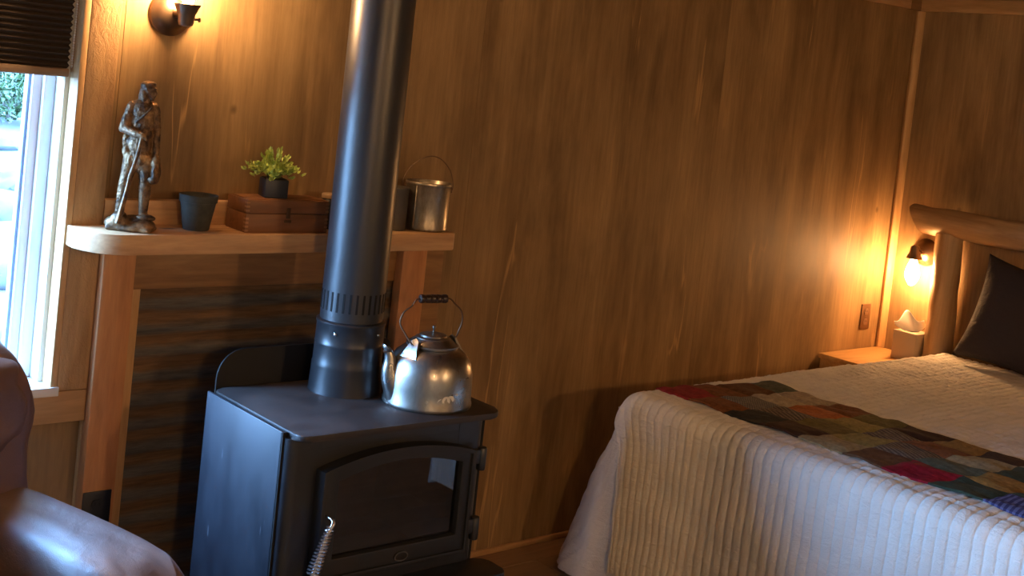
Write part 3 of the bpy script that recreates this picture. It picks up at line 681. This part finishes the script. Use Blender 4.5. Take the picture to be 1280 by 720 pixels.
# canister half hidden behind the pipe, jar on its other side
cn = thing('tin_canister', 'dull grey tin canister between the stove pipe and the pail', 'canister', (2.272, -.105, MZ+.0003))
obj('can', lathe([(.042, 0), (.043, .003), (.043, .120), (.044, .122), (.044, .128), (.041, .130)], 36), M_TINDK, cn)
jr = thing('jar', 'dark jar with a tan lid just right of the wooden box', 'jar', (2.06, -.09, MZ+.0003))
obj('glass', lathe([(.030, 0), (.033, .004), (.033, .074), (.029, .084), (.027, .088)], 28), mat('dark_jar', (.015, .012, .010), .3), jr)
obj('lid', lathe([(.030, .088), (.031, .090), (.031, .099), (.029, .101)], 28), mat('tan_lid', (.30, .19, .10), .6), jr)
# pail
pa = thing('tin_pail', 'aged tin pail with thin wire bail at the right end of the mantel', 'pail', (2.392, -.112, MZ+.0003), math.radians(-38))
obj('body', lathe([(.066, 0), (.069, .003), (.0695, .008), (.0685, .012), (.0685, .135), (.071, .139), (.072, .143), (.071, .147), (.0685, .148), (.066, .144), (.065, .03), (.0, .028)], 48, cap1=False), M_TIN, pa)
obj('seam', box(-.0715+.035, -.0675+.035, -.0625, -.0585, .01, .138, .001), M_TIN, pa)
for sx in (-1, 1): obj('ear', lathe([(.009, 0), (.009, .003)], 14, M4=Matrix.Translation((sx*.0705, 0, .128)) @ Matrix.Rotation(sx*PI/2, 4, 'Y')), M_WIRE, pa)
obj('bail', tube(spline([(-.075, 0, .128), (-.078, .0, .150), (-.058, .005, .190), (-.015, .008, .222), (.025, .008, .222), (.060, .004, .190), (.074, 0, .150), (.074, 0, .128)], 7), .0016, 8), M_WIRE, pa)

# ------------------------------------------------------------------ bed
BX0, BX1, BY0, BY1, BZ = 3.055, 5.02, -.385, -1.92, .660
bed = thing('log_bed', 'bed with a peeled log headboard against the wood wall', 'bed', (4.1, -1.16, 0))
BOX_, BOY = -4.1, 1.16
obj('mattress', box(BX0+.045+BOX_, BX1+BOX_, BY1+.04+BOY, BY0-.04+BOY, .36, BZ-.035, .05, seg=4), M_SHEETSIDE, bed)
obj('box_spring', box(BX0+.06+BOX_, BX1+BOX_, BY1+.06+BOY, BY0-.06+BOY, .14, .355, .02), M_SHEETSIDE, bed)
for xx in (BX0+.12, BX1-.12):
    for yy in (BY0-.1, BY1+.1): obj('bed_leg', lathe([(.03, 0), (.03, .14)], 16, M4=Matrix.Translation((xx+BOX_, yy+BOY, 0))), M_LOGZ, bed)
def log(p, q, r0, r1, seed, n=26, m_=20, wob=.008, bend=.01, slant=0):
    p, q = Vector(p), Vector(q); d = (q-p); L2 = d.length; dn = d.normalized(); u_ = dn.orthogonal().normalized(); v_ = dn.cross(u_)
    b = bmesh.new(); R2 = []
    for i in range(n+1):
        f_ = i/n; c = p+d*f_+u_*bend*math.sin(f_*PI*1.3+seed)+v_*bend*math.cos(f_*PI*1.7+seed); rr = r0+(r1-r0)*f_
        R2.append([b.verts.new(c+(u_*math.cos(2*PI*k/m_)+v_*math.sin(2*PI*k/m_))*(rr+wob*(noise.noise(Vector((math.cos(2*PI*k/m_)*1.1, math.sin(2*PI*k/m_)*1.1, f_*L2*11+seed*7)))))) for k in range(m_)])
    for a, c in zip(R2, R2[1:]):
        for k in range(m_): b.faces.new((a[k], a[(k+1) % m_], c[(k+1) % m_], c[k]))
    if slant:
        for q_, rg in enumerate(R2[:5]):
            for v in rg: v.co += dn*slant*max(0, (p.z+.05-v.co.z)/.11)*(1-q_/5)
    f0 = b.faces.new(R2[0][::-1]); f1 = b.faces.new(R2[-1])
    f0.material_index = 1; f1.material_index = 1
    return b
HX = XR-.085
obj('head_rail', log((HX+BOX_, -.148+BOY, 1.208), (HX+BOX_, -2.2+BOY, 1.200), .062, .056, 2.2, 60, 24, .006, .002, .07), [M_LOG, M_LOGEND], bed, angle=50)
obj('head_post', log((HX+BOX_, -.362+BOY, 0), (HX+BOX_, -.335+BOY, 1.165), .066, .058, 5.1, 60, 24, .005, .002), [M_LOGZ, M_LOGEND], bed, angle=50)
obj('head_post', log((HX+BOX_, -1.98+BOY, 0), (HX+BOX_, -1.99+BOY, 1.165), .068, .060, 8.3, 60, 24, .005, .002), [M_LOGZ, M_LOGEND], bed, angle=50)
obj('lower_rail', log((HX+BOX_, -.36+BOY, .52), (HX+BOX_, -1.96+BOY, .52), .045, .045, 3.3, 30, 16, .008, .006), [M_LOG, M_LOGEND], bed, angle=50)

# bedspread: ribbed main panel running over the foot end, hanging sides with a pleat at the corner
RIB = (1.535-.116+.058*PI)/48
RB = .058
def ztop(x, y_):
    return BZ+.010*noise.noise(Vector((x*1.6, y_*1.6, 3)))+.0045*noise.noise(Vector((x*6, y_*6, 9)))
qs = thing('bedspread', 'cream ribbed quilt hanging over the foot and sides of the bed', 'bedspread', (4.1, -1.16, 0))
ARC = RB*PI/2
Ltop = BX1-.0-(BX0+RB)
FOOTZ = .085
Lfoot = BZ-RB-FOOTZ
def main(u, v):
    # v across the width, u along the length
    W = (BY0-RB)-(BY1+RB)
    s = v*(W+2*ARC)
    if s < ARC: a = 1-s/ARC; y_ = BY0-RB+RB*math.sin(a*PI/2); dv = RB*(1-math.cos(a*PI/2))
    elif s > ARC+W: a = (s-ARC-W)/ARC; y_ = BY1+RB-RB*math.sin(a*PI/2); dv = RB*(1-math.cos(a*PI/2))
    else: y_ = BY0-RB-(s-ARC); dv = 0
    q = u*(Ltop+ARC+Lfoot)
    rib = abs(math.sin(PI*s/RIB))**.4*.0052
    if q < Ltop:
        x = BX1-q; return (x+BOX_, y_+BOY, ztop(x, y_)-dv+rib*(.9+.5*noise.noise(Vector((x*26, y_*9, 1))))+.0055*noise.noise(Vector((x*48, y_*15, 6))))
    if q < Ltop+ARC:
        a = (q-Ltop)/ARC*PI/2; x = BX0+RB-(RB+rib)*math.sin(a); z0 = ztop(BX0+RB, y_)
        return (x+BOX_, y_+BOY, z0-RB+(RB+rib)*math.cos(a)-dv)
    d = q-Ltop-ARC; f_ = d/Lfoot
    z0 = ztop(BX0+RB, y_)-RB
    wr = .012*noise.noise(Vector((y_*2.2, d*3.5, 1)))*f_+.009*noise.noise(Vector((y_*5, d*9, 4)))*min(1, f_*2)
    x = BX0-rib-.025*f_-wr
    if dv > 0: y_ -= .0 if y_ < -1 else .0
    yy = y_
    far = max(0, 1-(BY0-y_)/.35)
    yy -= (.028*min(1, f_*5)+.042*f_)*far
    return (x+BOX_, yy+BOY, z0-d*(1-.0)-dv*(1-f_*.9))
W_ = (BY0-RB)-(BY1+RB)+2*ARC
obj('main_panel', grid(main, 300, int(round(W_/RIB))*12), M_QUILT, qs, angle=180)
# hanging side panel next to the wall, flaring at the foot corner
def poly_at(P, f_):
    L2 = [0]
    for a, b in zip(P, P[1:]): L2.append(L2[-1]+(Vector(b)-Vector(a)).length)
    d = f_*L2[-1]
    for i in range(len(P)-1):
        if d <= L2[i+1] or i == len(P)-2: return Vector(P[i]).lerp(Vector(P[i+1]), (d-L2[i])/max(1e-9, L2[i+1]-L2[i]))
TOPL = spline([(5.02, BY0, 0), (4.2, BY0, 0), (3.4, BY0-.002, 0), (3.12, BY0-.004, 0), (3.065, BY0-.012, 0), (3.045, BY0-.024, 0), (3.048, BY0-.038, 0), (3.075, BY0-.05, 0)], 8)
BOTL = spline([(5.02, BY0+.01, 0), (4.6, BY0+.012, 0), (4.0, -.335, 0), (3.6, -.275, 0), (3.3, -.205, 0), (3.12, -.185, 0), (3.03, -.225, 0), (3.005, -.30, 0), (3.03, -.385, 0), (3.10, -.46, 0)], 8)
def side(u, v):
    a = poly_at(TOPL, u); b = poly_at(BOTL, u); f_ = v
    p = a.lerp(b, f_**.52 if u > .5 else f_)
    h0 = ztop(max(a.x, BX0+RB), BY0-.05)-.052
    zz = h0+(.02-h0)*v
    am = (.004+.012*v)*noise.noise(Vector((p.x*7, v*2.2, p.y*7)))+.010*noise.noise(Vector((p.x*18+v*7, v*3-p.y*6, p.y*18)))*min(1, v*3)
    s_ = u*2.3
    rib = .008*abs(math.sin(PI*(s_*.8+v*.40)/.045))**.5
    nrm = Vector((-.5, .85, 0)) if u > .75 else Vector((0, 1, 0))
    p = p+nrm*(am+rib)
    return (p.x+BOX_, p.y+BOY, zz)
obj('side_drape', grid(side, 640, 60), M_QUILT, qs, angle=180)
def side2(u, v):
    x = 5.02-u*(5.02-BX0); y_ = BY1-.0-.05*v-.01*noise.noise(Vector((x*5, v*2, 2)))*v
    return (x+BOX_, y_+BOY, ztop(max(x, BX0+RB), BY1+.05)-.055+(.05-BZ+.055)*v)
obj('side_drape', grid(side2, 80, 14), M_QUILT, qs, angle=180)

# patchwork runner across the foot of the bed, every patch a piece
def cloth(name, base, pattern=None, c2=None):
    M = mat(name, base, .92, 0, .15); t = NT(M)
    base = tuple(x*.8 for x in base); n = t.noise(t.coords((1, 1, 1)), 60, 4, .6)
    c = t.ramp(n, [(.25, tuple(x*.62 for x in base)), (.75, tuple(min(1, x*1.3) for x in base))])
    if pattern:
        wv = t.n('TexWave', wave_type='BANDS', bands_direction={'s': 'Y', 'p': 'DIAGONAL', 't': 'X'}[pattern], wave_profile='SIN'); t.l(t.coords(), wv.inputs['Vector']); wv.inputs['Scale'].default_value = {'s': 18, 'p': 40, 't': 30}[pattern]
        f1 = t.ramp(wv.outputs['Fac'], [(.45, g(0)), (.6, g(1))])
        if pattern in 'pt':
            w2 = t.n('TexWave', wave_type='BANDS', bands_direction='Y', wave_profile='SIN'); t.l(t.coords(), w2.inputs['Vector']); w2.inputs['Scale'].default_value = 30
            f1 = t.mix(f1, t.ramp(w2.outputs['Fac'], [(.45, g(0)), (.6, g(1))]), 1.0, 'DIFFERENCE')
        c = t.mix(c, c2, f1)
    t.color(c); t.bump(t.noise(t.coords((1.2, .5, 1)), 34, 5, .6, .4), .5, .012)
    return M
CL = dict(red=cloth('red_wool', (.27, .03, .032)), crimson=cloth('crimson_cloth', (.26, .010, .022)), rust=cloth('rust_brown_cloth', (.20, .075, .028)), brown=cloth('brown_cloth', (.13, .06, .028)), dkbrown=cloth('dark_brown_cloth', (.06, .028, .016)),
          char=cloth('charcoal_cloth', (.035, .033, .032)), olive=cloth('olive_cloth', (.17, .135, .045)), gold=cloth('gold_olive_cloth', (.30, .235, .075)), tan=cloth('tan_cloth', (.36, .28, .15)), green=cloth('dark_green_cloth', (.04, .055, .035)), sage=cloth('grey_green_cloth', (.10, .11, .075)),
          orange=cloth('burnt_orange_cloth', (.42, .13, .035)), beige=cloth('beige_cloth', (.40, .32, .22)), plaid=cloth('grey_plaid_cloth', (.24, .21, .17), 't', (.09, .085, .08)), tweed=cloth('brown_tweed_cloth', (.24, .19, .14), 'p', (.05, .035, .028)),
          indigo=cloth('indigo_ribbed_cloth', (.045, .04, .11), 's', (.10, .10, .2)), ochre=cloth('ochre_cloth', (.30, .16, .04)))
run = thing('patchwork_runner', 'patchwork throw of dark wool squares laid across the foot of the bed', 'throw', (3.5, -1.1, 0))
rows = [['red', 'rust', 'char', 'dkbrown', 'tan', 'brown', 'crimson', 'green', 'indigo', 'rust', 'tan', 'char'],
        ['rust', 'plaid', 'tweed', 'olive', 'gold', 'tweed', 'sage', 'ochre', 'green', 'brown', 'tan', 'rust'],
        ['brown', 'beige', 'orange', 'gold', 'tweed', 'rust', 'tan', 'green', 'ochre', 'tweed', 'beige', 'red'],
        ['sage', 'beige', 'rust', 'olive', 'dkbrown', 'ochre', 'dkbrown', 'tan', 'brown', 'green', 'rust', 'char']]
rx = [3.19, 3.325, 3.455, 3.585, 3.70]
random.seed(5)
def ry(c, r): return -.425-c*.145+.010*math.sin(c*2.1+r*1.7)+(-.018*r if c else -.02*r)
def rxx(r, c): return rx[r]+.009*math.sin(c*1.9+r*2.3)
for r in range(4):
    for c, nm in enumerate(rows[r]):
        A = [(rxx(r, c), ry(c, r)), (rxx(r+1, c), ry(c, r+1)), (rxx(r+1, c+1), ry(c+1, r+1)), (rxx(r, c+1), ry(c+1, r))]
        A = [Vector((p[0], p[1], 0)) for p in A]
        def patch(u, v):
            p = A[0].lerp(A[1], u).lerp(A[3].lerp(A[2], u), v)
            e = min(u, 1-u, v, 1-v)
            wr = .009*noise.noise(Vector((p.x*20+p.y*4, p.y*7, 5)))+.005*noise.noise(Vector((p.x*30, p.y*20, 8)))
            yy = p.y; dv = 0
            if yy > BY0-RB: a = (yy-(BY0-RB))/RB; dv = RB*(1-math.sqrt(max(0, 1-min(1, a)**2)))
            return (p.x-3.5, yy+1.1, ztop(p.x, yy)-dv+.0115+min(.004, e*.03)+wr)
        b = grid(patch, 8, 8)
        ed = [e for e in b.edges if len(e.link_faces) == 1]
        ex = bmesh.ops.extrude_edge_only(b, edges=ed)
        bmesh.ops.translate(b, vec=(0, 0, -.006), verts=[v for v in ex['geom'] if isinstance(v, bmesh.types.BMVert)])
        obj('patch', b, CL[nm], run, angle=50)

# pillow
plw = thing('pillow', 'dark charcoal pillow propped against the log headboard', 'pillow', (4.93, -.79, BZ+.004))
def pil(bm_, sgn):
    n = 26
    def f(u, v):
        a, b_ = 2*u-1, 2*v-1
        th = .085*((1-abs(a)**2.6)*(1-abs(b_)**2.6))**.55
        px = a*(.245-.030*(1-abs(b_)**2)) ; pz = b_*(.225-.026*(1-abs(a)**2))
        th += .004*noise.noise(Vector((a*3, b_*3, 2+sgn)))*(1-a*a)*(1-b_*b_)
        return Vector((sgn*th, px, pz))
    return grid(f, n, n, bm_)
pb = bmesh.new(); pil(pb, 1); pil(pb, -1); bmesh.ops.remove_doubles(pb, verts=pb.verts[:], dist=.0005)
bmesh.ops.transform(pb, matrix=Matrix.Translation((.02, .0, .219)) @ Matrix.Rotation(math.radians(16), 4, 'Y') @ Matrix.Rotation(math.radians(6), 4, 'X'), verts=pb.verts[:])
obj('cover', pb, M_PILLOW, plw, angle=180)

# nightstand with tissue box
nsd = thing('nightstand', 'plain pine nightstand in the corner beside the bed', 'nightstand', (4.95, -.185, 0))
obj('top', box(4.715-4.95, XR-.004-4.95, -.288+.185, -.004+.185, .563, .585, .003), M_NIGHT, nsd)
obj('body', box(4.728-4.95, XR-.006-4.95, -.280+.185, -.006+.185, .0, .5625, .003), M_NIGHT, nsd)
tb = thing('tissue_box', 'tan cube tissue box with a tissue pulled up on the nightstand', 'tissue box', (5.078, -.226, .5853), math.radians(0))
obj('carton', box(-.058, .058, -.057, .057, 0, .125, .002), M_TISSUEBOX, tb)
obj('opening', prism([(.03*math.cos(2*PI*k/20), .02*math.sin(2*PI*k/20)) for k in range(20)], 'z', .125, .1254), M_SLOT, tb, smooth=False)
tis = bmesh.new()
def tf(u, v):
    a = 2*u-1
    wid = .018+.050*math.sin(min(1, v*1.25)*PI*.55)
    q = a*wid-.022*v; w2 = .014*math.sin(a*4+v*2)*v
    x = .75*q+.66*w2; y_ = -.66*q+.75*w2
    z = .118+v*(.085-.034*abs(a)**1.4+.014*math.cos(a*5+.6))
    return (x, y_, z)
grid(tf, 22, 12, tis); o = obj('tissue', tis, M_TISSUE, tb, angle=60); sm = o.modifiers.new('thick', 'SOLIDIFY'); sm.thickness = .0008

# ------------------------------------------------------------------ recliner under the window
rc = thing('recliner', 'brown leather recliner with padded arms under the window', 'armchair', (.756, -.69, 0), math.radians(15))
def soft(name, f, nu, nv, M=M_LEATHER, par=rc):
    b = grid(f, nu, nv); bmesh.ops.remove_doubles(b, verts=b.verts[:], dist=.0006); return obj(name, b, M, par, angle=180)
def sq(v, p): return math.copysign(abs(v)**p, v)
def superell(c, r, e1=.45, e2=.45, wr=0, fr=8, seed=0, lean=0, pucker=None):
    def f(u, v):
        a = -PI/2+PI*v; b_ = 2*PI*u
        x = sq(math.cos(a), e1)*sq(math.cos(b_), e2); y_ = sq(math.cos(a), e1)*sq(math.sin(b_), e2); z = sq(math.sin(a), e1)
        k = 1+wr*noise.noise(Vector((x*fr*.4+seed, y_*fr*.4, z*fr*.4)))
        P = Vector((c[0]+x*r[0]*k, c[1]+y_*r[1]*k, c[2]+z*r[2]*k))
        P.y += lean*(P.z-.45)
        if pucker: P = pucker(P)
        return P
    return f
for s in (1, -1):
    def pk(P):
        # gathered front end of the arm pad
        if P.y < -.235:
            t_ = (-.235-P.y)/.11; ang = math.atan2(P.z-.47, P.x-s*.345)
            w_ = .020*math.sin(ang*10+noise.noise(Vector((ang*2, s, 0)))*3)*min(1, t_*1.6)
            P.y += w_; P.z += w_*.5
        return P
    arm = soft('arm', superell((s*.345, .01, .30), (.115, .335, .290), .35, .35, 0), 48, 40)
    pad = soft('arm_pad', superell((s*.348, .005, .505), (.128, .355, .107), .62, .40, .025, 7, s, 0, pk), 160, 70, par=arm)
soft('seat', superell((0, -.08, .40), (.235, .36, .10), .4, .35, .02, 6), 60, 40)
soft('backrest', superell((0, .285, .62), (.470, .13, .37), .5, .42, .05, 7, 4, .16), 100, 70)
soft('back_bolster', superell((0, .26, .80), (.440, .125, .15), .6, .42, .06, 9, 6, .16), 90, 50)
soft('footrest', superell((0, -.44, .27), (.235, .06, .18), .45, .35, .02, 6), 50, 30)
obj('base', box(-.36, .36, -.34, .33, 0, .12, .02), M_PIPING, rc)

# ------------------------------------------------------------------ outdoors, seen through the window
GZ = -.55
def gf(u, v):
    x = -30+u*62; y_ = -20+v*90
    return (x, y_, GZ+(.25*noise.noise(Vector((x*.25, y_*.25, 0)))+.06*noise.noise(Vector((x*1.3, y_*1.3, 2))))*min(1, max(0, y_)/4)+max(0, y_-16)*.06)
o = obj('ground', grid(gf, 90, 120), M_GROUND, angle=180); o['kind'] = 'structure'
random.seed(21)
def gz(x, y_): return gf((x+30)/62, (y_+20)/90)[2]
wx = lambda y_, f_: (y_+3.2)*f_          # ground seen through the strip of glass
for k, (y_, f_, rr, lab) in enumerate(((5.2, .352, .20, 'small pale boulder nearest the window outside'), (7.6, .372, .30, 'low pale boulder second from the window outside'), (10.6, .350, .36, 'broad pale boulder in the middle of the gravel outside'), (14.2, .376, .40, 'large pale boulder just before the green shrubs'), (17.6, .350, .34, 'farthest pale boulder beside the first shrub'))):
    x = wx(y_, f_)
    b = bmesh.new(); bmesh.ops.create_icosphere(b, subdivisions=3, radius=1)
    for v in b.verts:
        v.co *= 1+.35*noise.noise(v.co*1.3+Vector((k*3, 0, 0))); v.co = Vector((v.co.x*rr*1.4, v.co.y*rr, v.co.z*rr*.55))
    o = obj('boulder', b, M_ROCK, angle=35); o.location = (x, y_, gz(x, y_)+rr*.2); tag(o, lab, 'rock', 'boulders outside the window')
def shrub(x, y_, h, n, label, nm='shrub'):
    t_ = thing(nm, label, 'shrub', (x, y_, gz(x, y_)-.02), 0, 'green shrubs beyond the gravel')
    lb_ = bmesh.new(); st_ = bmesh.new()
    for k in range(9):
        a = random.uniform(0, 2*PI); tube([(0, 0, 0), (math.cos(a)*h*.15, math.sin(a)*h*.15, h*.4), (math.cos(a)*h*.35, math.sin(a)*h*.35, h*.85)], [.02, .014, .006], 5, st_)
    for k in range(n):
        a = random.uniform(0, 2*PI); rr = h*.5*random.random()**.5; zz = h*random.uniform(.1, 1)*(1-.4*(rr/(h*.5))**2)
        leaf(lb_, Vector((math.cos(a)*rr, math.sin(a)*rr, zz)), Vector((random.uniform(-1, 1), random.uniform(-1, 1), random.uniform(-.3, 1))), random.uniform(.09, .16), random.uniform(.06, .1))
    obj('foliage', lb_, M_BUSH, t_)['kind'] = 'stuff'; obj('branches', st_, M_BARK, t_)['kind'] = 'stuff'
for y_, f_, h, lab in ((20.2, .358, 1.1, 'low green shrub nearest beyond the gravel outside'), (22.4, .378, 1.4, 'rounded green shrub second in the row outside'), (24.8, .352, 1.3, 'green shrub in the middle of the row outside'), (27.6, .372, 1.6, 'tallest green shrub before the fir trees outside')):
    shrub(wx(y_, f_), y_, h, 900, lab)
for k, (y_, f_, lab) in enumerate(((33, .345, 'dark fir tree nearest behind the shrubs outside'), (38.5, .382, 'dark fir tree in the middle behind the shrubs'), (44.5, .352, 'dark fir tree farthest behind the shrubs outside'))):
    x = wx(y_, f_)
    t_ = thing('tree', lab, 'tree', (x, y_, gz(x, y_)-.05), 0, 'trees behind the shrubs')
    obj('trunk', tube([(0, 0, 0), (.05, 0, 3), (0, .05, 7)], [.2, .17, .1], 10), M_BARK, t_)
    lb_ = bmesh.new()
    for q in range(900):
        a = random.uniform(0, 2*PI); zz = random.uniform(1.2, 8); rr = (1.6*(1-(zz-1.2)/8)+.2)*random.random()**.5
        leaf(lb_, Vector((math.cos(a)*rr, math.sin(a)*rr, zz)), Vector((random.uniform(-1, 1), random.uniform(-1, 1), random.uniform(-.6, .4))), random.uniform(.25, .4), random.uniform(.12, .2))
    obj('crown', lb_, mat('fir_needles_%d' % k, (.006, .011, .005), .7), t_)['kind'] = 'stuff'  # needle colour darkened as well, against the strong sky light
